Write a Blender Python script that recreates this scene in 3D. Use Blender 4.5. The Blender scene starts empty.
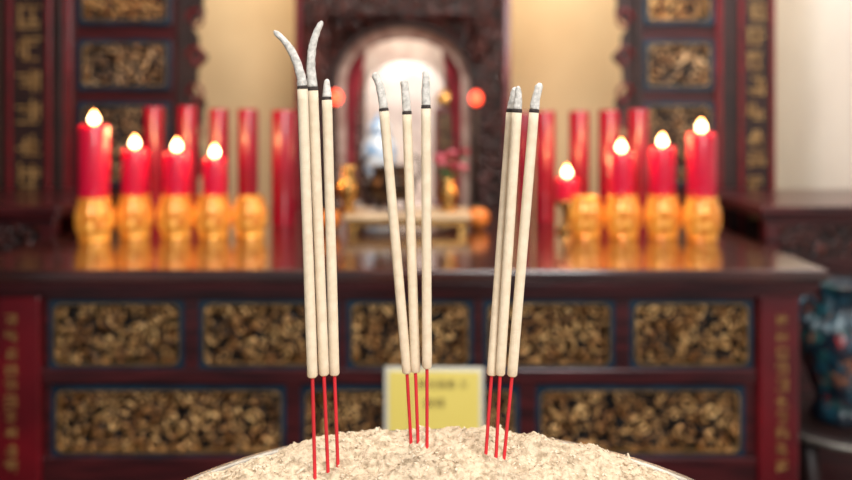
import bpy, bmesh, math, random
from mathutils import Vector, Matrix, noise
random.seed(7)
S=bpy.context.scene
COL=S.collection
CAMZ=1.335; F=828.0; HZ=111.0
def P(px,py,d): return Vector(((px-426)*d/F, d, CAMZ-(py-HZ)*d/F))
def X(px,d): return (px-426)*d/F
def Z(py,d): return CAMZ-(py-HZ)*d/F

# ---------------- materials
def new_mat(name):
    m=bpy.data.materials.new(name); m.use_nodes=True
    nt=m.node_tree; b=nt.nodes['Principled BSDF']; return m,nt,b
def c4(c): return (c[0],c[1],c[2],1)
def mat(name,c1,c2=None,rough=.5,metal=0,scale=20,stretch=(1,1,1),bump=0,bscale=None,emit=None,estr=0,coat=0,sss=0,lo=.35,hi=.65,detail=4,bdist=.002):
    m,nt,b=new_mat(name)
    b.inputs['Roughness'].default_value=rough; b.inputs['Metallic'].default_value=metal
    b.inputs['Coat Weight'].default_value=coat
    b.inputs['Coat Roughness'].default_value=.12
    c2=c2 or tuple(x*.8 for x in c1)
    tc=nt.nodes.new('ShaderNodeTexCoord'); mp=nt.nodes.new('ShaderNodeMapping')
    mp.inputs['Scale'].default_value=stretch
    nt.links.new(tc.outputs['Object'],mp.inputs['Vector'])
    n=nt.nodes.new('ShaderNodeTexNoise'); n.inputs['Scale'].default_value=scale; n.inputs['Detail'].default_value=detail
    nt.links.new(mp.outputs[0],n.inputs['Vector'])
    r=nt.nodes.new('ShaderNodeValToRGB')
    r.color_ramp.elements[0].position=lo; r.color_ramp.elements[1].position=hi
    r.color_ramp.elements[0].color=c4(c2); r.color_ramp.elements[1].color=c4(c1)
    nt.links.new(n.outputs['Fac'],r.inputs[0]); nt.links.new(r.outputs[0],b.inputs['Base Color'])
    if bump:
        n2=nt.nodes.new('ShaderNodeTexNoise'); n2.inputs['Scale'].default_value=bscale or scale*3; n2.inputs['Detail'].default_value=5
        nt.links.new(mp.outputs[0],n2.inputs['Vector'])
        bu=nt.nodes.new('ShaderNodeBump'); bu.inputs['Strength'].default_value=bump; bu.inputs['Distance'].default_value=bdist
        nt.links.new(n2.outputs['Fac'],bu.inputs['Height']); nt.links.new(bu.outputs[0],b.inputs['Normal'])
    if emit:
        b.inputs['Emission Color'].default_value=c4(emit); b.inputs['Emission Strength'].default_value=estr
    if sss:
        b.inputs['Subsurface Weight'].default_value=sss; b.inputs['Subsurface Scale'].default_value=.03
        b.inputs['Subsurface Radius'].default_value=(1,.25,.15)
    return m
def relief_mat(name,ground,gold,gold2,p0=.25,p1=.5,metal=.45,rough=.36,dark=(.42,.30,.22)):
    m,nt,b=new_mat(name)
    a=nt.nodes.new('ShaderNodeAttribute'); a.attribute_name='relief'
    r=nt.nodes.new('ShaderNodeValToRGB'); e=r.color_ramp.elements
    e[0].position=p0; e[0].color=c4(ground); e[1].position=p1; e[1].color=c4(gold2)
    k=e.new(min(.98,p1+.28)); k.color=c4(gold)
    nt.links.new(a.outputs['Fac'],r.inputs[0])
    tc=nt.nodes.new('ShaderNodeTexCoord'); n=nt.nodes.new('ShaderNodeTexNoise'); n.inputs['Scale'].default_value=20; n.inputs['Detail'].default_value=5
    nt.links.new(tc.outputs['Object'],n.inputs['Vector'])
    r2=nt.nodes.new('ShaderNodeValToRGB'); r2.color_ramp.elements[0].position=.40; r2.color_ramp.elements[1].position=.62
    r2.color_ramp.elements[0].color=c4(dark); r2.color_ramp.elements[1].color=(1,1,1,1)
    nt.links.new(n.outputs['Fac'],r2.inputs[0])
    mx=nt.nodes.new('ShaderNodeMix'); mx.data_type='RGBA'; mx.blend_type='MULTIPLY'; mx.inputs[0].default_value=1
    nt.links.new(r.outputs[0],mx.inputs[6]); nt.links.new(r2.outputs[0],mx.inputs[7]); nt.links.new(mx.outputs[2],b.inputs['Base Color'])
    b.inputs['Metallic'].default_value=metal; b.inputs['Roughness'].default_value=rough
    return m
M={}
M['wood']=mat('dark_red_wood',(.078,.010,.012),(.022,.004,.006),rough=.28,scale=6,stretch=(1,6,12),coat=.25,bump=.1)
M['woodtop']=mat('polished_table_wood',(.070,.017,.012),(.022,.006,.005),rough=.20,scale=5,stretch=(1,8,8),coat=1)
M['lacquer']=mat('red_lacquer',(.17,.004,.010),(.09,.003,.007),rough=.3,scale=8,coat=.3)
M['blackwood']=mat('black_brown_wood',(.030,.010,.009),(.012,.005,.005),rough=.5,scale=9,coat=.05)
M['teal']=mat('teal_black_lacquer',(.004,.036,.068),(.003,.015,.03),rough=.3,scale=14,coat=.35)
M['goldrim']=mat('gilt_rim',(.62,.38,.14),(.30,.17,.05),rough=.32,metal=.7,scale=40)
M['goldglyph']=mat('worn_gilt',(.58,.35,.12),(.25,.12,.04),rough=.4,metal=.4,scale=50)
M['goldglyph_dim']=mat('faded_gilt',(.58,.38,.16),(.25,.14,.05),rough=.45,metal=.4,scale=30)
M['relief']=relief_mat('gilt_carving',(.004,.002,.002),(1.0,.66,.28),(.50,.24,.07),p0=.42,p1=.60,metal=.5,rough=.33)
M['relief_dim']=relief_mat('aged_gilt_carving',(.004,.006,.008),(.80,.56,.30),(.26,.15,.07),p0=.42,p1=.62)
M['relief_dark']=relief_mat('dark_carving',(.007,.005,.006),(.13,.035,.028),(.045,.013,.012),metal=.1)
M['relief_strip']=relief_mat('gilt_glyph_carving',(.008,.010,.012),(.60,.38,.16),(.25,.14,.05),p0=.4,p1=.65)
M['relief_rose']=relief_mat('rose_niche_carving',(.07,.03,.028),(.50,.28,.22),(.22,.10,.09),metal=.1)
M['candle']=mat('red_wax',(.62,.005,.038),(.50,.004,.028),rough=.3,scale=10,coat=.4,sss=.6,emit=(.95,.008,.07),estr=.13)  # low emission stands in for flame light glowing through the wax
M['candle_back']=mat('deep_red_wax',(.30,.004,.020),(.20,.003,.014),rough=.25,scale=10,emit=(.8,.01,.04),estr=.03,coat=.6)  # faint emission added, though these candles are unlit
M['wick']=mat('charred_wick',(.03,.02,.02),rough=.9)
m,nt,b=new_mat('candle_flame'); tc=nt.nodes.new('ShaderNodeTexCoord'); sx=nt.nodes.new('ShaderNodeSeparateXYZ'); r=nt.nodes.new('ShaderNodeValToRGB')
mr=nt.nodes.new('ShaderNodeMapRange'); mr.inputs[2].default_value=.036
nt.links.new(tc.outputs['Object'],sx.inputs[0]); nt.links.new(sx.outputs[2],mr.inputs[0]); nt.links.new(mr.outputs[0],r.inputs[0])
e=r.color_ramp.elements; e[0].position=0; e[0].color=(1,.22,.03,1); e[1].position=1; e[1].color=(1,.35,.07,1)
k=e.new(.35); k.color=(1,.72,.40,1); k=e.new(.6); k.color=(1,.65,.30,1)
nt.links.new(r.outputs[0],b.inputs['Emission Color']); b.inputs['Emission Strength'].default_value=17; b.inputs['Base Color'].default_value=(.5,.2,.05,1)
M['flame']=m
M['amber']=mat('amber_gold_glass',(1,.52,.09),(.66,.19,.018),rough=.13,metal=.55,scale=40,emit=(1,.32,.03),estr=.27,coat=1,bump=.4,bscale=50,bdist=.003,lo=.42,hi=.58)  # orange emission stands in for candle glow inside the glass
M['bronze']=mat('dark_bronze',(.08,.05,.03),(.03,.02,.016),rough=.35,metal=.8,scale=30)
M['goldm']=mat('polished_gold',(.62,.36,.11),(.36,.17,.04),rough=.25,metal=.9,scale=25)
M['ivory']=mat('ivory_lacquer',(.66,.50,.31),(.46,.32,.18),rough=.35,scale=15)
M['paste']=mat('incense_paste',(.78,.65,.48),(.69,.565,.40),rough=.9,scale=160,bump=.45,bscale=1400)
M['bamboo']=mat('dyed_red_bamboo',(.66,.018,.03),(.46,.012,.02),rough=.5,scale=200,stretch=(1,1,.1))
M['burn']=mat('charred_band',(.06,.045,.04),(.025,.018,.015),rough=.95,scale=600)
M['ashtip']=mat('curled_ash',(.68,.65,.595),(.44,.42,.38),rough=1,scale=320,bump=.5,bscale=1100,lo=.36,hi=.60)
M['ash']=mat('incense_ash_bed',(.68,.54,.38),(.36,.27,.17),rough=1,scale=170,bump=1,bscale=480,lo=.32,hi=.56,detail=8)
M['frag']=mat('ash_flakes',(.78,.67,.51),(.42,.32,.21),rough=1,scale=90,lo=.36,hi=.60)
M['pewter']=mat('aged_pewter',(.34,.32,.28),(.18,.17,.15),rough=.45,metal=.8,scale=25,bump=.2)
M['stone']=mat('grey_stone',(.3,.28,.26),(.2,.19,.18),rough=.8,scale=30)
M['paper']=mat('yellow_paper',(.93,.77,.19),(.90,.73,.16),rough=.6,scale=5,emit=(1,.8,.2),estr=.05)  # slight emission added to brighten the sheet, which is no light source
M['acrylic']=mat('clear_acrylic_edge',(.88,.86,.74),(.82,.80,.68),rough=.15,scale=5)
M['ink']=mat('olive_ink',(.26,.18,.05),rough=.6)
M['wallw']=mat('beige_plaster',(.80,.60,.36),(.72,.52,.30),rough=.85,scale=3,bump=.1,bscale=60)
M['wallr']=mat('white_plaster',(.78,.78,.78),(.72,.71,.71),rough=.85,scale=3,bump=.1,bscale=60)
M['walld']=mat('dark_wood_wall',(.06,.03,.03),(.04,.02,.02),rough=.6,scale=3)  # plain dark brown wood colour
M['floor']=mat('terracotta_tile',(.10,.04,.035),(.06,.025,.02),rough=.4,scale=4)
M['ceil']=mat('ceiling_paint',(.3,.22,.17),rough=.9)
M['niche']=mat('pale_niche_lining',(.72,.63,.54),(.54,.42,.36),rough=.5,scale=14)
M['nichearch']=mat('weathered_arch_lining',(.50,.37,.31),(.30,.17,.14),rough=.6,scale=22)
M['pinkcloth']=mat('rose_silk',(.36,.03,.05),(.2,.014,.025),rough=.5,scale=18)
M['lampred']=mat('red_lamp_glass',(.9,.05,.02),rough=.2,emit=(1,.075,.03),estr=4)
M['porc']=mat('white_blue_highlight',(.80,.92,1.0),(.18,.45,.80),rough=.1,scale=22,coat=.6,lo=.4,hi=.52)  # white-blue colour stands for bright highlights inside the niche
M['pink']=mat('pink_petal',(.6,.16,.2),(.45,.08,.12),rough=.6,scale=20)
M['leaf']=mat('green_leaf',(.07,.2,.05),rough=.6)
M['orange']=mat('orange_peel',(.7,.22,.03),(.5,.14,.02),rough=.45,scale=40,bump=.3)
m,nt,b=new_mat('floral_enamel'); tc=nt.nodes.new('ShaderNodeTexCoord'); v=nt.nodes.new('ShaderNodeTexVoronoi'); v.inputs['Scale'].default_value=50
n=nt.nodes.new('ShaderNodeTexNoise'); n.inputs['Scale'].default_value=40
mx=nt.nodes.new('ShaderNodeMix'); mx.data_type='VECTOR'; mx.inputs[0].default_value=.06
nt.links.new(tc.outputs['Object'],mx.inputs[4]); nt.links.new(n.outputs['Color'],mx.inputs[5]); nt.links.new(mx.outputs[1],v.inputs['Vector'])
r=nt.nodes.new('ShaderNodeValToRGB'); r.color_ramp.interpolation='CONSTANT'; e=r.color_ramp.elements
cols=[(0,(.006,.014,.025)),(.34,(.015,.08,.12)),(.50,(.26,.018,.02)),(.58,(.006,.015,.03)),(.78,(.20,.28,.33)),(.84,(.015,.09,.09)),(.93,(.36,.15,.08))]
e[0].color=c4(cols[0][1]); e[1].position=.34; e[1].color=c4(cols[1][1])
for p,c in cols[2:]:
    k=e.new(p); k.color=c4(c)
sp=nt.nodes.new('ShaderNodeSeparateColor'); nt.links.new(v.outputs['Color'],sp.inputs[0]); nt.links.new(sp.outputs[0],r.inputs[0])
nt.links.new(r.outputs[0],b.inputs['Base Color']); b.inputs['Roughness'].default_value=.3
M['floral']=m

# ---------------- mesh helpers
def me_from(verts,faces,name,material,smooth=False):
    me=bpy.data.meshes.new(name); me.from_pydata([tuple(v) for v in verts],[],faces); me.update()
    bm=bmesh.new(); bm.from_mesh(me); bmesh.ops.recalc_face_normals(bm,faces=bm.faces); bm.to_mesh(me); bm.free()
    if material: me.materials.append(M[material])
    if smooth:
        for p in me.polygons: p.use_smooth=True
    return me
def boxes(name,lst,material,bev=.003):
    bm=bmesh.new()
    for (x0,x1,y0,y1,z0,z1) in lst:
        t=bmesh.new()
        bmesh.ops.create_cube(t,size=1)
        for v in t.verts:
            v.co=Vector(((x0+x1)/2+v.co.x*(x1-x0),(y0+y1)/2+v.co.y*(y1-y0),(z0+z1)/2+v.co.z*(z1-z0)))
        if bev: bmesh.ops.bevel(t,geom=t.edges[:],offset=bev,segments=2,affect='EDGES',profile=.5)
        tm=bpy.data.meshes.new('t'); t.to_mesh(tm); t.free(); bm.from_mesh(tm); bpy.data.meshes.remove(tm)
    me=bpy.data.meshes.new(name); bm.to_mesh(me); bm.free(); me.materials.append(M[material]); return me
def lathe(name,prof,material,segs=40,rib=0,nrib=0,cap=True):
    vs=[];fs=[]
    for (r,z) in prof:
        for i in range(segs):
            a=2*math.pi*i/segs; rr=r*(1+rib*abs(math.cos(nrib*a/2))-rib) if rib else r
            vs.append((rr*math.cos(a),rr*math.sin(a),z))
    n=len(prof)
    for j in range(n-1):
        for i in range(segs):
            k=(i+1)%segs; fs.append((j*segs+i,j*segs+k,(j+1)*segs+k,(j+1)*segs+i))
    if cap:
        fs.append(tuple(range(segs))[::-1]); fs.append(tuple((n-1)*segs+i for i in range(segs)))
    return me_from(vs,fs,name,material,True)
def tube(name,pts,rads,material,segs=16,jit=0,seed=0):
    pts=[Vector(p) for p in pts]; vs=[];fs=[]
    for j,p in enumerate(pts):
        t=(pts[min(j+1,len(pts)-1)]-pts[max(j-1,0)]).normalized()
        u=t.cross(Vector((0,1,0.01))).normalized(); w=t.cross(u).normalized()
        for i in range(segs):
            a=2*math.pi*i/segs; q=u*math.cos(a)+w*math.sin(a)
            r=rads[j]
            if jit: r*=1+jit*noise.noise((p+q*rads[j])*420+Vector((seed*7,0,0)))
            vs.append(p+q*r)
    for j in range(len(pts)-1):
        for i in range(segs):
            k=(i+1)%segs; fs.append((j*segs+i,j*segs+k,(j+1)*segs+k,(j+1)*segs+i))
    fs.append(tuple(range(segs))[::-1]); n=len(pts); fs.append(tuple((n-1)*segs+i for i in range(segs)))
    return me_from(vs,fs,name,material,True)
def join(name,mes):
    bm=bmesh.new(); mats=[]
    for me in mes:
        k=len(bm.faces); bm.from_mesh(me); bm.faces.ensure_lookup_table()
        mt=me.materials[0]
        if mt not in mats: mats.append(mt)
        for f in bm.faces[k:]: f.material_index=mats.index(mt)
    o=bpy.data.meshes.new(name); bm.to_mesh(o); bm.free()
    for mt in mats:o.materials.append(mt)
    return o
def xf(me,loc=(0,0,0),rot=(0,0,0),sc=(1,1,1)):
    me=me.copy()
    from mathutils import Euler
    me.transform(Matrix.LocRotScale(Vector(loc),Euler(rot),Vector(sc))); return me
def rr_pts(w,h,r,n=6):
    pts=[]
    for cx,cz,a0 in ((w/2-r,h/2-r,0),(-w/2+r,h/2-r,90),(-w/2+r,-h/2+r,180),(w/2-r,-h/2+r,270)):
        for i in range(n+1):
            a=math.radians(a0+90*i/n); pts.append((cx+r*math.cos(a),cz+r*math.sin(a)))
    return pts
def ring(name,w,h,t,r,depth,material,ro=.004):
    o=rr_pts(w,h,ro); i=rr_pts(w-2*t,h-2*t,r); n=len(o)
    vs=[(x,-depth,z) for x,z in o]+[(x,-depth,z) for x,z in i]+[(x,0,z) for x,z in o]+[(x,0,z) for x,z in i]
    fs=[]
    for a in range(n):
        b_=(a+1)%n
        fs+=[(a,b_,n+b_,n+a),(2*n+a,3*n+a,3*n+b_,2*n+b_),(a,2*n+a,2*n+b_,b_),(n+a,n+b_,3*n+b_,3*n+a)]
    return me_from(vs,fs,name,material)
def glyphs(name,w,h,dep,seed,material):
    """vertical run of abstract carved brush-stroke motifs, XZ plane, centred"""
    rnd=random.Random(seed); n=max(1,round(h/(w*1.25))); ch=h/n; L=[]
    for k_ in range(n):
        c=-h/2+ch*(k_+.5); s=w*.5; t=w*.085
        rows=rnd.sample([-.42,-.2,0,.2,.42],3)
        for r_ in rows:
            a=rnd.uniform(.55,1)*s; o=rnd.uniform(-.12,.12)*w
            L.append((max(-s,o-a),min(s,o+a),-dep,0,c+r_*w*.95-t/2,c+r_*w*.95+t/2))
        for r_ in rnd.sample([-.36,-.12,.12,.36],2):
            z0=rnd.uniform(-.48,-.2)*w; z1=rnd.uniform(.2,.48)*w
            L.append((r_*w-t/2,r_*w+t/2,-dep*.9,0,c+z0,c+z1))
    return boxes(name,L,material,0)
def carve_h(x,z,seed,cell):
    """interlaced scrollwork: spirals and rosettes joined by winding stems"""
    p=Vector((x,seed*3.1,z))
    wv=noise.noise_vector(p*(.9/cell))*cell*.45
    xx=x+wv.x; zz=z+wv.z
    d1=d2=9;bc=None
    ci=math.floor(xx/cell); cj=math.floor(zz/cell)
    for a in (-1,0,1):
        for b_ in (-1,0,1):
            q=noise.cell_vector(Vector((ci+a+.5,cj+b_+.5,seed+.5)))
            cx=(ci+a+.1+.8*q.x)*cell; cz=(cj+b_+.1+.8*q.y)*cell
            d=math.hypot(xx-cx,zz-cz)
            if d<d1: d2=d1;d1=d;bc=(cx,cz,q.z)
            elif d<d2: d2=d
    th=math.atan2(zz-bc[1],xx-bc[0]); k_=bc[2]
    edge=min(1,max(0,(d2-d1)/(cell*.25)))
    if k_<.65:
        sgn=1 if k_<.33 else -1
        s=.5+.5*math.cos(2*math.pi*d1/(cell*.40)+sgn*th+k_*20)
        v=.02+.98*s
    else:
        R=cell*.42*(.68+.32*math.cos(5*th+k_*9))
        t=d1/R
        v=(.6+.4*math.cos(t*math.pi*2.1)) if t<1 else max(0,.8-abs(noise.noise(p*(2.8/cell)))*5)
    stem=1-abs(noise.noise((p+wv)*(1.1/cell)+Vector((9,0,0))))*11
    return max(0,min(1,max(v*(.35+.65*edge),stem*.9)))
def relief(name,w,h,depth,seed,material,cell=.03,step=.0035):
    nx=max(6,int(w/step)); nz=max(6,int(h/step)); vs=[];fs=[];hs=[]
    for j in range(nz+1):
        for i in range(nx+1):
            x=-w/2+w*i/nx; z=-h/2+h*j/nz
            e=carve_h(x+5,z+5,seed,cell); hs.append(e); vs.append((x,-depth*e,z))
    for j in range(nz):
        for i in range(nx):
            a=j*(nx+1)+i; fs.append((a,a+1,a+nx+2,a+nx+1))
    me=bpy.data.meshes.new(name); me.from_pydata(vs,[],fs); me.update(); me.materials.append(M[material])
    at=me.attributes.new('relief','FLOAT','POINT'); at.data.foreach_set('value',hs)
    for p in me.polygons:p.use_smooth=True
    return me
def obj(name,me,loc=(0,0,0),parent=None,rot=(0,0,0),label=None,cat=None,group=None,kind=None):
    o=bpy.data.objects.new(name,me); COL.objects.link(o); o.location=loc; o.rotation_euler=rot
    if parent: o.parent=parent
    if label:o['label']=label
    if cat:o['category']=cat
    if group:o['group']=group
    if kind:o['kind']=kind
    return o
def thing(name,label,cat,loc=(0,0,0),group=None,rot=(0,0,0)):
    o=obj(name,None,loc,label=label,cat=cat,group=group,rot=rot); o.empty_display_size=.05; return o

# ---------------- room
def st(name,b,mt): 
    return obj(name,boxes(name,[b],mt,0),kind='structure')
st('floor',(-1.85,1.62,-1.5,3.7,-.05,0),'floor')
st('wall_back',(-1.85,1.62,3.6,3.7,0,2.9),'wallw')
st('wall_left',(-1.85,-1.75,-.2,3.6,0,2.9),'walld')
st('wall_right',(1.52,1.62,-.2,3.6,0,2.9),'wallr')
st('ceiling',(-1.85,1.62,.6,3.7,2.9,2.95),'ceil')

# ---------------- altar table
T=thing('altar_table','long dark red carved wooden altar table with gilded floral panels','table',(0,1.8,0))
def tb(name,lst,mt,bev=.003,**k):
    me=boxes(name,[(a,b,c-1.8,d-1.8,e,f) for a,b,c,d,e,f in lst],mt,bev); return obj(name,me,parent=T,**k)
tb('table_top',[(-1.0,.85,1.745,2.84,.972,1.0)],'woodtop',.006)
tb('top_moulding',[(-.985,.838,1.757,2.8,.955,.972),(-.96,.825,1.775,2.8,.937,.955)],'wood',.004)
tb('carcass',[(-.90,.79,1.83,2.78,.12,.937)],'wood',.002)
tb('rail',[(-.835,.72,1.8,1.83,.924,.937)],'wood')
tb('rail',[(-.835,.72,1.798,1.83,.742,.774)],'wood')
tb('rail',[(-.835,.72,1.798,1.83,.50,.582)],'wood')
tb('base_moulding',[(-.95,.835,1.775,2.8,.44,.50),(-.97,.86,1.755,2.8,.36,.44),(-.93,.82,1.79,2.8,.12,.36)],'wood',.008)
for lx in (-.93,.74): tb('foot',[(lx,lx+.12,1.78,1.9,0,.12)],'wood',.01)
for x0,x1,xc in ((-.926,-.833,-.893),(.718,.806,.767)):
    p=tb('post',[(x0,x1,1.785,1.84,.50,.937)],'lacquer',.006,label='red lacquered post')
    obj('gilt_characters',glyphs('g',.027,.35,.004,x0,'goldglyph'),(xc,-.0148,.727),p)
row1=[(48,184),(198,338),(346,474),(483,616),(630,754)]
row2=[(50,286),(300,520),(536,746)]
def cpanel(parent,cx,y,cz,w,h,seed,mt='relief',cell=.034,t=.014,step=.0023,dep=.012):
    o=obj('carved_panel',relief('carved_panel',w-t,h-t,dep,seed,mt,cell,step),(cx,y,cz),parent)
    obj('panel_frame',join('panel_frame',[ring('a',w,h,t,.018,.016,'teal'),
        xf(ring('b',w-2*t+.004,h-2*t+.004,.003,.015,.018,'goldrim',.016))]),(0,0,0),o)
    return o
k=0
for row,(ya,yb) in ((row1,(299,371)),(row2,(386,459))):
    for a,b_ in row:
        k+=1; x0,x1=X(a,1.8),X(b_,1.8); z1,z0=Z(ya,1.8),Z(yb,1.8)
        cpanel(T,(x0+x1)/2,.022,(z0+z1)/2,x1-x0,z1-z0,k)
    allx=[X(p,1.8) for q in row for p in q]
    edges=[-.835]+allx+[.72]
    for i in range(0,len(edges),2):
        if edges[i+1]-edges[i]>.004:
            tb('stile',[(edges[i]-.001,edges[i+1]+.001,1.805,1.83,Z(yb,1.8)-.01,Z(ya,1.8)+.01)],'wood',.002)

# notice sign on the table front
SG=thing('notice_sign','yellow paper notice in a clear acrylic holder on table front','sign',P(434,436,1.772),rot=(0,0,math.radians(-1.5)))
hw=.097;hh=.138
obj('acrylic_holder',boxes('h',[(-hw-.009,hw+.009,0,.006,-.009,hh+.009),(-hw-.009,hw+.009,-.003,.002,-.009,-.002)],'acrylic',.001),parent=SG,label='clear acrylic holder')
obj('paper_sheet',boxes('p',[(-hw,hw,-.002,0,0,hh)],'paper',0),parent=SG,label='yellow paper')
def txt(name,s,size,loc,parent,material):
    c=bpy.data.curves.new(name,'FONT'); c.body=s; c.size=size; c.extrude=.0004; c.align_x='CENTER'
    o=bpy.data.objects.new(name,c); COL.objects.link(o)
    dg=bpy.context.evaluated_depsgraph_get(); me=bpy.data.meshes.new_from_object(o.evaluated_get(dg))
    bpy.data.objects.remove(o); me.materials.clear(); me.materials.append(M[material])
    return obj(name,me,loc,parent,rot=(math.radians(90),0,0))
txt('printed_text','請勿插香 ①',.021,(.018,-.0025,.104),SG,'ink')
txt('printed_text','參拜',.024,(.0,-.0025,.062),SG,'ink')
obj('printed_rule',boxes('r',[(-.052,-.0505,-.0026,-.0018,.01,.13)],'ink',0),(0,0,0),SG)

# ---------------- candles and holders
HP=[(.034,0),(.039,.003),(.041,.008),(.039,.012),(.045,.022),(.0495,.036),(.0505,.054),(.0495,.072),(.0455,.088),(.041,.098),(.041,.104),(.043,.109),(.042,.112),(.037,.112),(.034,.105)]
HH=.112
holder_me=lathe('holder_body',HP,'amber',72,.09,12)
ring_me=lathe('base_ring',[(.035,0),(.040,.002),(.040,.006),(.035,.009)],'amber',40)
def flame(h=.036,r=.0125):
    return lathe('flame',[(.001,0),(r*.6,h*.08),(r*.95,h*.25),(r,h*.38),(r*.82,h*.58),(r*.45,h*.8),(.0006,h)],'flame',16)
fl=flame()
wick_me=tube('wick',[(0,0,0),(0,0,.008),(.001,0,.014)],[.001,.001,.0008],'wick',8)
cb={}
def candle_mesh(r,h,mt):
    k=(round(r,4),round(h,3),mt)
    if k not in cb:
        cb[k]=lathe('candle_body',[(r*.97,0),(r,.003),(r,h*.5),(r*.99,h-.006),(r*.95,h-.001),(r*.86,h),(r*.8,h-.004),(.004,h-.006)],mt,36)
    return cb[k]
def holder(px,d,sc=1.0,label='amber gold ribbed glass candle holder glowing on altar table'):
    h=thing('candle_holder',label,'candle holder',(X(px,d),d,1.0005),'amber candle holders on the altar table')
    a=obj('holder_bowl',holder_me,(0,0,.004),h); a.scale=(sc,sc,sc)
    obj('base_ring',ring_me,(0,0,0),h)
    return 1.0045+HH*sc
def candle(px,d,z,r,h,mt,lit,label,group):
    c=thing('pillar_candle',label,'candle',(X(px,d),d,z),group)
    obj('candle_body',candle_mesh(r,h,mt),(0,0,0),c)
    obj('wick',wick_me,(0,0,h-.006),c)
    if lit:
        obj('flame',fl,(0,0,h+.001),c)
        L=bpy.data.lights.new('flame_light','POINT'); L.energy=1.3; L.color=(1,.50,.20); L.shadow_soft_size=.02
        o=bpy.data.objects.new('flame_light',L); COL.objects.link(o); o.location=(0,0,h+.03+.03); o.parent=c
G1='lit red candles in the amber holders'; G2='tall unlit red candles behind the lit ones'
for hp,cp,top,d,r in ((96,93,125,2.13,.0380),(135,135,149,2.19,.0340),(174,179,152,2.19,.0340),(210,218,158,2.19,.0310),
                 (626,618,153,2.19,.0340),(664,661,147,2.19,.0340),(703,700,133,2.15,.0365)):
    zt=holder(hp*.6+cp*.4,d,.97)
    candle(hp*.4+cp*.6,d,zt,r,max(.05,Z(top,d)-zt),'candle',True,'lit red pillar candle with a bright flame in amber holder',G1)
for hp in (250,586): holder(hp,2.20,.92,'amber gold ribbed glass candle holder with no candle')
ch=lathe('c',[(.028,0),(.03,.006),(.014,.02),(.012,.06),(.028,.075),(.034,.082),(.034,.088),(.02,.088)],'goldm',32)
h=thing('candlestick','small gold candlestick with flared drip pan','candlestick',(X(567,2.29),2.29,1.0005)); obj('stem',ch,(0,0,0),h)
candle(567,2.29,1.0885,.032,Z(178,2.29)-1.0885,'candle',True,'short lit red candle on a gold candlestick',G1)
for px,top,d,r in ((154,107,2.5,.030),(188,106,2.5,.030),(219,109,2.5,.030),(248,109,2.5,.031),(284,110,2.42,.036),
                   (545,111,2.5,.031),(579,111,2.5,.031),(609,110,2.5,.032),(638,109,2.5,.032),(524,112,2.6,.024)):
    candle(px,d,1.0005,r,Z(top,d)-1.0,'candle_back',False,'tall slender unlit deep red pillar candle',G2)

# ---------------- centre offerings
st_=thing('offering_stand','low ivory and gold offering stand at altar centre','stand',(X(408,2.36),2.36,1.0005))
obj('stand_top',boxes('s',[(-.175,.175,-.11,.11,.036,.05)],'ivory',.004),(0,0,0),st_)
obj('stand_apron',boxes('s',[(-.165,.165,-.10,.10,.018,.036)],'goldm',.004),(0,0,0),st_)
lg=boxes('leg',[(-.012,.012,-.012,.012,0,.018)],'goldm',.003)
for a in (-1,1):
    for b_ in (-1,1): obj('leg',lg,(a*.15,b_*.085,0),st_)
ZT=1.0506
cs=thing('bronze_censer','dark bronze three legged censer with loop handles','censer',(X(392,2.36),2.36,ZT))
obj('bowl',lathe('b',[(.03,.03),(.052,.038),(.066,.06),(.066,.085),(.055,.105),(.052,.115),(.062,.124),(.062,.128),(.05,.128),(.046,.11),(.05,.08),(.03,.05)],'bronze',40),(0,0,0),cs)
leg_me=tube('leg',[(0,0,0),(.004,0,.02),(-.004,0,.045)],[.006,.009,.012],'bronze',12)
for i in range(3):
    a=i*2.094+.5; obj('leg',leg_me,(.045*math.cos(a),.045*math.sin(a),0),cs)
for s in (-1,1):
    pts=[(s*(.062+.022*math.sin(t*math.pi)),0,.085+.075*t) for t in [i/10 for i in range(11)]]
    obj('handle',tube('handle',pts,[.005]*11,'bronze',10),(0,0,0),cs)
gb=thing('gold_vase','small polished gold vase on the offering stand','vase',(X(349,2.36),2.33,ZT))
obj('vase_body',lathe('v',[(.02,0),(.024,.004),(.016,.02),(.032,.05),(.034,.07),(.022,.095),(.016,.11),(.028,.13),(.026,.13),(.014,.112)],'goldm',32,.06,10),(0,0,0),gb)
fv=thing('flower_vase','gold vase holding pink and red blossoms','flower vase',(X(448,2.36),2.36,ZT))
obj('vase_body',lathe('v',[(.02,0),(.026,.004),(.018,.015),(.032,.045),(.03,.06),(.016,.08),(.022,.092),(.02,.092),(.012,.08)],'goldm',32),(0,0,0),fv)
for i in range(9):
    a=i*2.4; rr=.012+.028*((i*.37)%1); x=rr*math.cos(a)*1.3; y=rr*math.sin(a); z=.12+.05*((i*.61)%1)
    obj('stem',tube('stem',[(0,0,.07),(x*.5,y*.5,.1),(x,y,z)],[.0015]*3,'leaf',6),(0,0,0),fv)
    bl=lathe('blossom',[(.002,-.008),(.012,-.002),(.016,.006),(.012,.012),(.002,.006)],'pink' if i%2 else 'pinkcloth',20,.3,5)
    obj('blossom',bl,(x,y,z),fv,rot=(.3*math.sin(i),.3*math.cos(i),i))
og=lathe('orange',[(.003,0),(.018,.004),(.03,.018),(.033,.032),(.03,.046),(.018,.058),(.003,.060)],'orange',28)
for i,(px,d) in enumerate(((330,2.30),(478,2.35))):
    o=obj('orange_fruit',og,(X(px,d),d,1.0005),label='ripe orange offered on the altar table',cat='fruit',group='oranges on the altar')
    obj('stalk',lathe('stalk',[(.003,0),(.002,.005),(.001,.006)],'leaf',8),(0,0,.058),o)

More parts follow.
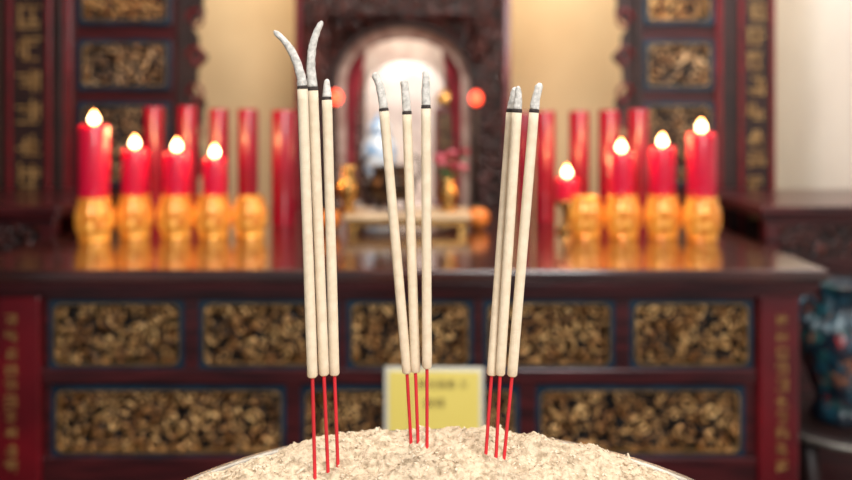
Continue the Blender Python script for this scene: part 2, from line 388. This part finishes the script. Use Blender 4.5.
# red lamps
for px,py in ((336,97),(476,98)):
    d=2.72; L=thing('altar_lamp','slender dark altar lamp with glowing red bulb','lamp',(X(px,d),d,1.0005),'red altar lamps beside the shrine')
    H=Z(py,d)-1.0
    obj('lamp_base',lathe('b',[(.035,0),(.036,.006),(.02,.014),(.008,.03)],'bronze',28),(0,0,0),L)
    obj('pole',tube('p',[(0,0,.02),(0,0,H*.5),(0,0,H-.02)],[.005,.005,.005],'bronze',12),(0,0,0),L)
    obj('lamp_shade',lathe('l',[(.006,-.024),(.016,-.018),(.021,-.004),(.019,.009),(.010,.020),(.002,.024)],'lampred',24,.15,8),(0,0,H),L)

# ---------------- shrine with arch
D=2.95; cx=X(403,D); SH=thing('shrine','dark carved wooden shrine with arched bright niche','shrine',(cx,D,0))
xo=.375; zt=2.35; hwid=.242; zs=1.45; rise=.19
def arch(xo,ztop,hw,zs,rise,y0,y1,z0,mt,name,n=28):
    inn=[(-hw,z0),(-hw,z0+(zs-z0)*.5)]+[(-hw*math.cos(math.pi*i/n),zs+rise*math.sin(math.pi*i/n)) for i in range(n+1)]+[(hw,z0+(zs-z0)*.5),(hw,z0)]
    out=[]
    for x,z in inn:
        if z<=zs+1e-6: out.append((math.copysign(xo,x),z))
        else:
            s=min(xo/max(abs(x),1e-6),(ztop-zs)/(z-zs)); out.append((x*s,zs+(z-zs)*s))
    N=len(inn); vs=[(x,y0,z) for x,z in inn]+[(x,y0,z) for x,z in out]+[(x,y1,z) for x,z in inn]+[(x,y1,z) for x,z in out]; fs=[]
    for a in range(N-1):
        b_=a+1; fs+=[(a,b_,N+b_,N+a),(2*N+a,3*N+a,3*N+b_,2*N+b_),(a,2*N+a,2*N+b_,b_),(N+a,N+b_,3*N+b_,3*N+a)]
    return me_from(vs,fs,name,mt)
obj('arch_frame',arch(xo,zt,hwid,zs,rise,0,.07,0,'blackwood','arch_frame'),(0,0,0),SH)
obj('inner_arch',arch(hwid+.02,zs+rise+.04,hwid-.030,zs-.01,rise-.03,.08,.12,.9,'nichearch','inner_arch'),(0,0,0),SH,label='weathered brown inner arch lining')
obj('second_arch',arch(.33,1.9,.150,1.42,.11,.30,.33,.9,'niche','second_arch'),(0,0,0),SH,label='pale rear arch screen')
pts=[(-hwid-.008,-.004,.95),(-hwid-.008,-.004,1.2)]+[(-(hwid+.008)*math.cos(math.pi*i/24),-.004,zs+(rise+.008)*math.sin(math.pi*i/24)) for i in range(25)]+[(hwid+.008,-.004,1.2),(hwid+.008,-.004,.95)]
obj('arch_trim',tube('t',pts,[.005]*len(pts),'blackwood',10),(0,0,0),SH,label='dark arch trim')
for s in (-1,1):
    obj('carved_jamb',relief('j',.10,1.3,.02,3+s,'relief_dark',.04,.005),(s*(xo-.062),-.001,1.5),SH)
    obj('pilaster',boxes('p',[(-.012,.012,-.03,.0,.3,2.35)],'lacquer',.004),(s*(xo-.006),0,0),SH)
    obj('niche_relief',relief('nr',.14,.52,.012,13+s,'relief_rose',.05,.006),(s*.225,.298,1.24),SH)
def spandrel():
    vs=[];hs=[];fs=[];n=120;mrows=22
    for j in range(mrows+1):
        for i in range(n+1):
            a=math.pi*i/n; rx=hwid+.014; rz=rise+.014
            x0,z0=-rx*math.cos(a),zs+rz*math.sin(a)
            x1=max(-xo+.012,min(xo-.012,-(rx*1.9)*math.cos(a))); z1=1.675 if math.sin(a)>.0 else zs
            z1=max(z1,z0+.001)
            t=j/mrows; x=x0+(x1-x0)*t; z=z0+(z1-z0)*t
            e_=carve_h(x+5,z+5,31,.045); hs.append(e_); vs.append((x,-.002-.018*e_,z))
    for j in range(mrows):
        for i in range(n):
            a=j*(n+1)+i; fs.append((a,a+1,a+n+2,a+n+1))
    me=bpy.data.meshes.new('sp'); me.from_pydata(vs,[],fs); me.update(); me.materials.append(M['relief_dark'])
    at=me.attributes.new('relief','FLOAT','POINT'); at.data.foreach_set('value',hs); return me
obj('carved_spandrel',spandrel(),(0,0,0),SH)
obj('carved_lintel',relief('li',.60,.5,.02,9,'relief_dark',.045,.005),(0,-.001,1.925),SH)
obj('niche_lining',boxes('n',[(-.32,.32,.50,.52,.85,1.9),(-.34,-.32,.07,.5,.85,1.9),(.32,.34,.07,.5,.85,1.9),(-.34,.34,.07,.52,1.9,1.92),(-.34,.34,.07,.52,.9,.95)],'niche',0),(0,0,0),SH)
def drape(s):
    vs=[];fs=[];nx=24;nz=14
    for j in range(nz+1):
        t=j/nz; z=1.56-.56*t; w=.075*(1-.6*math.sin(min(1,t*1.5)*math.pi/2))+.03
        for i in range(nx+1):
            u=i/nx; vs.append((s*(.245-w*u*1.0),.08+.010*math.sin(u*25),z))
    for j in range(nz):
        for i in range(nx):
            a=j*(nx+1)+i; fs.append((a,a+1,a+nx+2,a+nx+1))
    me=me_from(vs,fs,'drape','pinkcloth',True); return me
for s in (-1,1):
    obj('drape',drape(s),(0,.065,0),SH,label='dark rose silk drape')
u=thing('highlight_urn','invented white and pale blue lidded urn standing for highlights in niche','urn',(X(379,3.14),3.14,.9505))  # urn made up to stand for white-blue highlights in the niche
obj('urn_stand',lathe('s',[(.07,0),(.075,.01),(.05,.05),(.05,.10),(.06,.11)],'blackwood',32),(0,0,0),u)
obj('urn_body',lathe('u',[(.035,.0),(.04,.01),(.062,.07),(.068,.12),(.058,.16),(.038,.185),(.036,.2)],'porc',36),(0,0,.11),u)
obj('urn_lid',lathe('l',[(.045,0),(.045,.008),(.032,.03),(.01,.045),(.012,.055),(.003,.063)],'porc',32),(0,0,.31),u)
u=thing('red_tablet','upright red and gold spirit tablet in niche','tablet',(X(446,3.14),3.15,.9505))
obj('tablet_body',boxes('t',[(-.045,.045,-.015,.015,.04,.40),(-.055,.055,-.03,.03,0,.04)],'lacquer',.005),(0,0,0),u)
obj('tablet_crest',lathe('c',[(.004,0),(.035,.008),(.045,.02),(.03,.05),(.004,.07)],'goldm',24,.2,6),(0,0,.40),u)
obj('tablet_face',relief('tf',.06,.30,.003,5,'relief_strip',.02,.004),(0,-.0155,.23),u)

# ---------------- carved screens & columns
def screen(px0,px1,side,seed):
    d=2.88; x0,x1=X(px0,d),X(px1,d); c=(x0+x1)/2; w=x1-x0
    s=thing('carved_screen','tall dark wooden screen with framed gilded carvings beside shrine','screen',(c,d,0),'carved screens flanking the shrine')
    obj('screen_body',boxes('b',[(-w/2,w/2,0,.05,0,2.35)],'wood',.004),(0,0,0),s)
    for e in (-1,1): obj('screen_stile',boxes('b',[(-.012,.012,-.02,0,0,2.35)],'lacquer' if e==side else 'blackwood',.003),(e*(w/2-.012),0,0),s)
    pw=w-.06 if w<.35 else w-.10
    for i,(ya,yb,mt) in enumerate(((-60,25,'relief'),(40,90,'relief_dim'),(102,185,'relief_dim'))):
        z1,z0=Z(ya,d),Z(yb,d); cpanel(s,0,-.002,(z0+z1)/2,pw,z1-z0,seed+i,mt,.048,.018,.0036)
    inner=-side
    vs=[];n=90
    for j in range(n+1):
        z=.9+1.45*j/n; e=.075*(.62+.25*math.sin(z*34)+.13*math.sin(z*83+1))
        vs+= [(0,0,z),(inner*e,0,z),(0,.02,z),(inner*e,.02,z)]
    fs=[]
    for j in range(n):
        a=4*j;b_=a+4; fs+=[(a,a+1,b_+1,b_),(a+2,b_+2,b_+3,a+3),(a+1,a+3,b_+3,b_+1)]
    obj('carved_bracket',me_from(vs,fs,'br','blackwood'),(inner*w/2,0,0),s)
    for j in range(9):
        pts=[]
        for i in range(20):
            t=i/19*2.2*math.pi; r=.034*(1-i/26); pts.append((inner*(.036-r*math.cos(t)),-.004,1.0+j*.13+r*math.sin(t)*1.3))
        obj('scroll',tube('sc',pts,[.006]*20,'lacquer',8),(inner*w/2,0,0),s,label='red lacquered scroll')
screen(66,186,-1,20); screen(634,721,1,40)
def column(px0,px1,sp0,sp1,seed):
    d=2.86; x0,x1=X(px0,d),X(px1,d); c=(x0+x1)/2; w=x1-x0
    s=thing('couplet_column','square dark column with vertical gilded characters and red edges','column',(c,d,0),'columns framing the altar')
    obj('shaft',boxes('b',[(-w/2,w/2,0,.16,0,2.6)],'blackwood',.006),(0,0,0),s)
    obj('plinth',boxes('b',[(-w/2-.0,w/2,-.015,.16,0,.25)],'stone',.006),(0,0,0),s)
    q0,q1=X(sp0,d)-c,X(sp1,d)-c
    obj('gilt_characters',glyphs('g',(q1-q0)*.8,1.2,.008,seed,'goldglyph_dim'),((q0+q1)/2,.0005,1.55),s)
    for e in (q0-.012,q1+.012): obj('edge_bead',boxes('b',[(-.008,.008,-.012,0,.3,2.5)],'lacquer',.003),(e,0,0),s)
column(0,64,14,46,60); column(722,776,744,768,70)

# side tables
for x0,x1,side in ((-1.70,-1.02,'l'),(.93,1.50,'r')):
    c=(x0+x1)/2; w=x1-x0
    s=thing('side_table','dark red wooden side table next to altar table','side table',(c,2.3,0),'side tables beside the altar')
    obj('table_top',boxes('t',[(-w/2,w/2,0,.52,1.045,1.07),(-w/2+.01,w/2-.01,.01,.51,1.03,1.045)],'wood',.006),(0,0,0),s)
    obj('apron',boxes('t',[(-w/2+.02,w/2-.02,.02,.05,.90,1.03),(-w/2+.03,w/2-.03,.03,.05,.88,.90)],'wood',.006),(0,0,0),s)
    obj('apron_carving',relief('ac',w-.12,.09,.008,side=='l','relief_dark',.03,.004),(0,.019,.97),s)
    l=boxes('l',[(-.025,.025,-.025,.025,0,1.03)],'wood',.006)
    for a in (-1,1):
        for y in (.05,.47): obj('leg',l,(a*(w/2-.05),y,0),s)
    obj('front_panel',boxes('t',[(-w/2+.05,w/2-.05,.06,.08,.2,1.03)],'wood',.003),(0,0,0),s)
# vase & stand
d=2.05; xs=X(842,d)
ps=thing('plant_stand','round dark lacquer stand with grey metal rim','stand',(xs,d,0))
obj('stand_top',lathe('t',[(.01,.545),(.15,.545),(.165,.55),(.165,.57),(.15,.575),(.01,.575)],'blackwood',48),(0,0,0),ps)
obj('metal_rim',lathe('r',[(.166,.552),(.172,.555),(.172,.566),(.166,.569)],'pewter',48),(0,0,0),ps)
for i in range(4):
    a=i*math.pi/2+.5; obj('leg',tube('l',[(.13*math.cos(a),.13*math.sin(a),.55),(.10*math.cos(a),.10*math.sin(a),.35),(.11*math.cos(a),.11*math.sin(a),.12),(.15*math.cos(a),.15*math.sin(a),0)],[.022,.018,.016,.02],'blackwood',14),(0,0,0),ps)
vz=thing('floral_vase','dark teal enamel vase with scroll handles and red flowers','vase',(xs,d,.5755))
obj('vase_body',lathe('v',[(.07,0),(.078,.008),(.066,.03),(.058,.05),(.074,.09),(.094,.15),(.098,.19),(.084,.235),(.058,.265),(.050,.29),(.07,.325),(.078,.335),(.072,.336),(.045,.30)],'floral',60,.07,9),(0,0,0),vz)
for s in (-1,1):
    pts=[]
    for i in range(24):
        t=i/23*1.9*math.pi; r=.040*(1-i/34); pts.append((s*(.088-r*math.cos(t)*.7),0,.262+r*math.sin(t)*1.1))
    obj('handle',tube('ha',pts,[.007]*24,'floral',10),(0,0,0),vz)

# ---------------- main censer with ash
BC=Vector((X(443,.476),.476,0))
rimz=CAMZ-.2745
CE=thing('incense_burner','large round pewter incense burner filled with ash','incense burner',(BC.x,BC.y,0))
prof=[(.06,-.20),(.12,-.195),(.18,-.15),(.208,-.08),(.211,-.03),(.213,-.008),(.217,-.004),(.220,0),(.217,.004),(.212,.004),(.208,-.002),(.206,-.03),(.200,-.08),(.17,-.14),(.11,-.18),(.02,-.185)]
KR=1.055
obj('burner_bowl',lathe('bowl',[(r*KR,rimz+z) for r,z in prof],'pewter',128),(0,0,0),CE)
for i in range(3):
    a=i*2.094+1.57
    obj('leg',tube('leg',[(.13*math.cos(a),.13*math.sin(a),rimz-.17),(.15*math.cos(a),.15*math.sin(a),rimz-.23),(.14*math.cos(a),.14*math.sin(a),.7765)],[.03,.024,.018],'pewter',16),(0,0,0),CE)
PD=thing('stone_pedestal','square grey stone pedestal under the incense burner','pedestal',(BC.x,BC.y,0))
obj('pedestal_body',boxes('p',[(-.17,.17,-.17,.17,.08,.70)],'stone',.01),(0,0,0),PD)
obj('pedestal_slab',boxes('p',[(-.21,.21,-.21,.21,.70,.77),(-.21,.21,-.21,.21,0,.08)],'stone',.01),(0,0,0),PD)
RA=.2062*KR
def ashz(x,y):
    r=math.hypot(x,y)
    h=.2465+.0025*(min(r,.18)/.18)**2
    if r>.158: h+=.0215*((r-.158)/(RA-.158))**1.7
    p=Vector((x,y,0))
    n=noise.noise(p*17)*.007+noise.noise(p*48+Vector((5,0,0)))*.0055+noise.noise(p*110)*.0034+noise.noise(p*260)*.0022+noise.noise(p*600)*.0012
    edge=max(0,(r-.18)/.03)
    return CAMZ-h+n*(1-min(1,edge)*.5)
vs=[(0,0,ashz(0,0))];fs=[];NR=200;NS=720
for j in range(1,NR+1):
    r=RA*j/NR
    for i in range(NS):
        a=2*math.pi*i/NS; x,y=r*math.cos(a),r*math.sin(a); vs.append((x,y,ashz(x,y)))
for i in range(NS): fs.append((0,1+i,1+(i+1)%NS))
for j in range(NR-1):
    for i in range(NS):
        k=(i+1)%NS; a=1+j*NS; fs.append((a+i,a+NS+i,a+NS+k,a+k))
me=bpy.data.meshes.new('ash'); me.from_pydata(vs,[],fs); me.update(); me.materials.append(M['ash'])
for p in me.polygons:p.use_smooth=True
ASH=obj('incense_ash',me,(BC.x,BC.y,0),label='bed of pale crumbly incense ash filling the burner',cat='ash',kind='stuff')
vs=[];fs=[]
for q in range(5600):
    r=RA*.985*math.sqrt(random.random()); a=random.random()*2*math.pi
    x,y=r*math.cos(a),r*math.sin(a)
    if y<-.02 and random.random()<.8: continue
    if noise.noise(Vector((x,y,3))*38)<-.05 and random.random()<.8: continue
    z=ashz(x,y)+.0003
    big=random.random()
    L=random.uniform(.0006,.0019)*(2.3 if big<.08 else 1); w=random.uniform(.0005,.0010)*(1.6 if big<.08 else 1)
    th=random.random()*math.pi; ti=random.uniform(-.5,.5); dv=Vector((math.cos(th)*math.cos(ti),math.sin(th)*math.cos(ti),math.sin(ti)))
    u_=dv.cross(Vector((0,0,1))).normalized(); v_=dv.cross(u_); bs=len(vs); c=Vector((x,y,z))
    for sgn,ww in ((-1,.7),(0,1.),(1,.6)):
        for i in range(5):
            an=2*math.pi*i/5; vs.append(c+dv*L*sgn+(u_*math.cos(an)+v_*math.sin(an))*w*ww*random.uniform(.75,1.2))
    for s_ in range(2):
        for i in range(5):
            k=(i+1)%5; fs.append((bs+s_*5+i,bs+s_*5+k,bs+s_*5+5+k,bs+s_*5+5+i))
    fs.append(tuple(bs+i for i in range(5))[::-1]); fs.append(tuple(bs+10+i for i in range(5)))
obj('ash_flakes',me_from(vs,fs,'fl','frag',True),(0,0,0),ASH,label='scattered broken flakes of burnt incense',kind='stuff')

# ---------------- incense sticks
def stick(bot,mid,top,tip,tipr,lab,dtop=0.0):
    d=.5
    for it in range(400):
        p=P(bot[0],bot[1],d)
        if p.z<=ashz(p.x-BC.x,p.y-BC.y): break
        d+=.0006
    d=min(max(d,.55),.63)
    base=P(bot[0],bot[1],d); dm=d+dtop*.25; dt=d+dtop
    mid_=P(mid[0],mid[1],dm); top_=P(top[0],top[1],dt)
    root=thing('incense_stick',lab,'incense stick',base,'burning incense sticks in the burner')
    dirn=(base-mid_).normalized()
    L=lambda v:v-base
    obj('bamboo_core',tube('core',[L(base+dirn*.024),L(base),L(mid_),L(mid_+(top_-mid_).normalized()*.01)],[.00125]*4,'bamboo',12),(0,0,0),root,label='thin red bamboo core')
    n=24; pts=[];rad=[]
    R0=.0036
    for i in range(n+1):
        t=i/n; pts.append(L(mid_.lerp(top_,t))); rad.append(R0*(1+.015*math.sin(t*9+d*300)))
    rad[0]=R0*.75
    pts.insert(1,L(mid_.lerp(top_,.006))); rad.insert(1,R0)
    obj('incense_paste',tube('paste',pts,rad,'paste',20),(0,0,0),root,label='cream incense coating')
    ax=(top_-mid_).normalized()
    b1=top_+ax*.0022
    obj('charred_band',tube('band',[L(top_-ax*.0004),L(top_+ax*.0012),L(b1)],[R0*1.01,R0*.98,R0*.95],'burn',20),(0,0,0),root,label='charred black band')
    ctrl=[b1]+[P(a,b_,dt) for a,b_ in tip]
    out=[]
    cc=[ctrl[0]*2-ctrl[1]]+ctrl+[ctrl[-1]*2-ctrl[-2]]
    for i in range(1,len(cc)-2):
        for s_ in range(10):
            t=s_/10; p0,p1,p2,p3=cc[i-1],cc[i],cc[i+1],cc[i+2]
            out.append(.5*((2*p1)+(p2-p0)*t+(2*p0-5*p1+4*p2-p3)*t*t+(3*p1-p0-3*p2+p3)*t**3))
    out.append(ctrl[-1]); m_=len(out)
    rr=[R0*(.93+(tipr-.93)*(i/(m_-1))**1.5) for i in range(m_)]; rr[-1]*=.4; rr[-2]*=.75
    obj('ash_tip',tube('tip',[L(v) for v in out],rr,'ashtip',18,.15,bot[0]),(0,0,0),root,label='pale grey curled ash')
stick((315,479),(312.5,377),(302.5,89),[(301,76),(295,58),(286,43),(274,31)],.50,'incense stick with a long ash tip curling sideways',-.004)
stick((328,471),(324,375),(313,90),[(311,70),(312,50),(316,34),(322,21)],.50,'incense stick with a long ash tip curling upward',.0)
stick((338,467),(334.5,375),(327,100),[(327,88),(327,79)],.45,'incense stick with a short pointed ash tip',.004)
stick((411,443),(407,373),(384,111),[(382,96),(379,84),(374,73)],.72,'leaning incense stick with a bent ash tip',-.006)
stick((418,443),(415.5,372),(407,114),[(406,100),(405,88),(404,80)],.78,'incense stick with a blunt ash tip',.006)
stick((427,447),(427,368),(426,108),[(426,92),(426,80),(425,70)],.6,'upright incense stick with a ragged ash tip',.0)
stick((486,452),(491.5,375),(511,112),[(513,100),(515,87)],.6,'leaning incense stick with a short ash tip',.012)
stick((496,457),(500,375),(517,112),[(518,98),(518,86)],.5,'leaning incense stick with a narrow ash tip',-.002)
stick((504,458),(512,376),(534,112),[(536,98),(540,83)],.7,'leaning incense stick with a pale ash tip',.0)

# ---------------- lights
def area(name,loc,target,size,power,color=(1,1,1)):
    L=bpy.data.lights.new(name,'AREA'); L.energy=power; L.size=size; L.color=color
    o=bpy.data.objects.new(name,L); COL.objects.link(o); o.location=loc
    o.rotation_euler=(Vector(target)-Vector(loc)).to_track_quat('-Z','Y').to_euler()
area('key_front',(.5,-.65,2.1),(0,.9,1.0),.9,37,(1,.98,.96))  # added key light above and behind the camera, favours the incense
area('ceiling_front',(-.5,.4,2.7),(0,.62,1),.5,9,(1,.96,.9))
area('ceiling_mid',(0,1.4,2.75),(0,2.1,.7),.5,36,(1,.91,.82))
area('wall_wash_a',(-.62,3.3,2.6),(-.62,3.6,1.3),.35,12,(1,.87,.64))  # added unseen lamp brightening the back wall in the left gap
area('wall_wash_b',(.48,3.3,2.6),(.48,3.6,1.3),.35,12,(1,.87,.64))  # matching added lamp for the right gap
area('right_wall_light',(1.1,2.4,2.6),(1.52,3.2,1.5),.4,15,(1,.98,.97))
area('niche_light',(cx,3.12,1.8),(cx,3.12,1.0),.2,2.4,(1,.93,.84))
area('niche_back_light',(cx,3.37,1.8),(cx,3.42,1.0),.15,6.5,(.80,.90,1))
W=bpy.data.worlds.new('World'); S.world=W; W.use_nodes=True
W.node_tree.nodes['Background'].inputs[0].default_value=(.92,.96,1,1); W.node_tree.nodes['Background'].inputs[1].default_value=.30

# ---------------- camera
cam=bpy.data.cameras.new('Camera'); co=bpy.data.objects.new('Camera',cam); COL.objects.link(co)
co.location=(0,0,CAMZ); co.rotation_euler=(math.radians(90),0,0)
cam.lens=35; cam.sensor_width=36; cam.shift_y=-129/852; cam.clip_start=.02
cam.dof.use_dof=True; cam.dof.focus_distance=.585; cam.dof.aperture_fstop=3.8
S.camera=co
S.view_settings.view_transform='Standard'
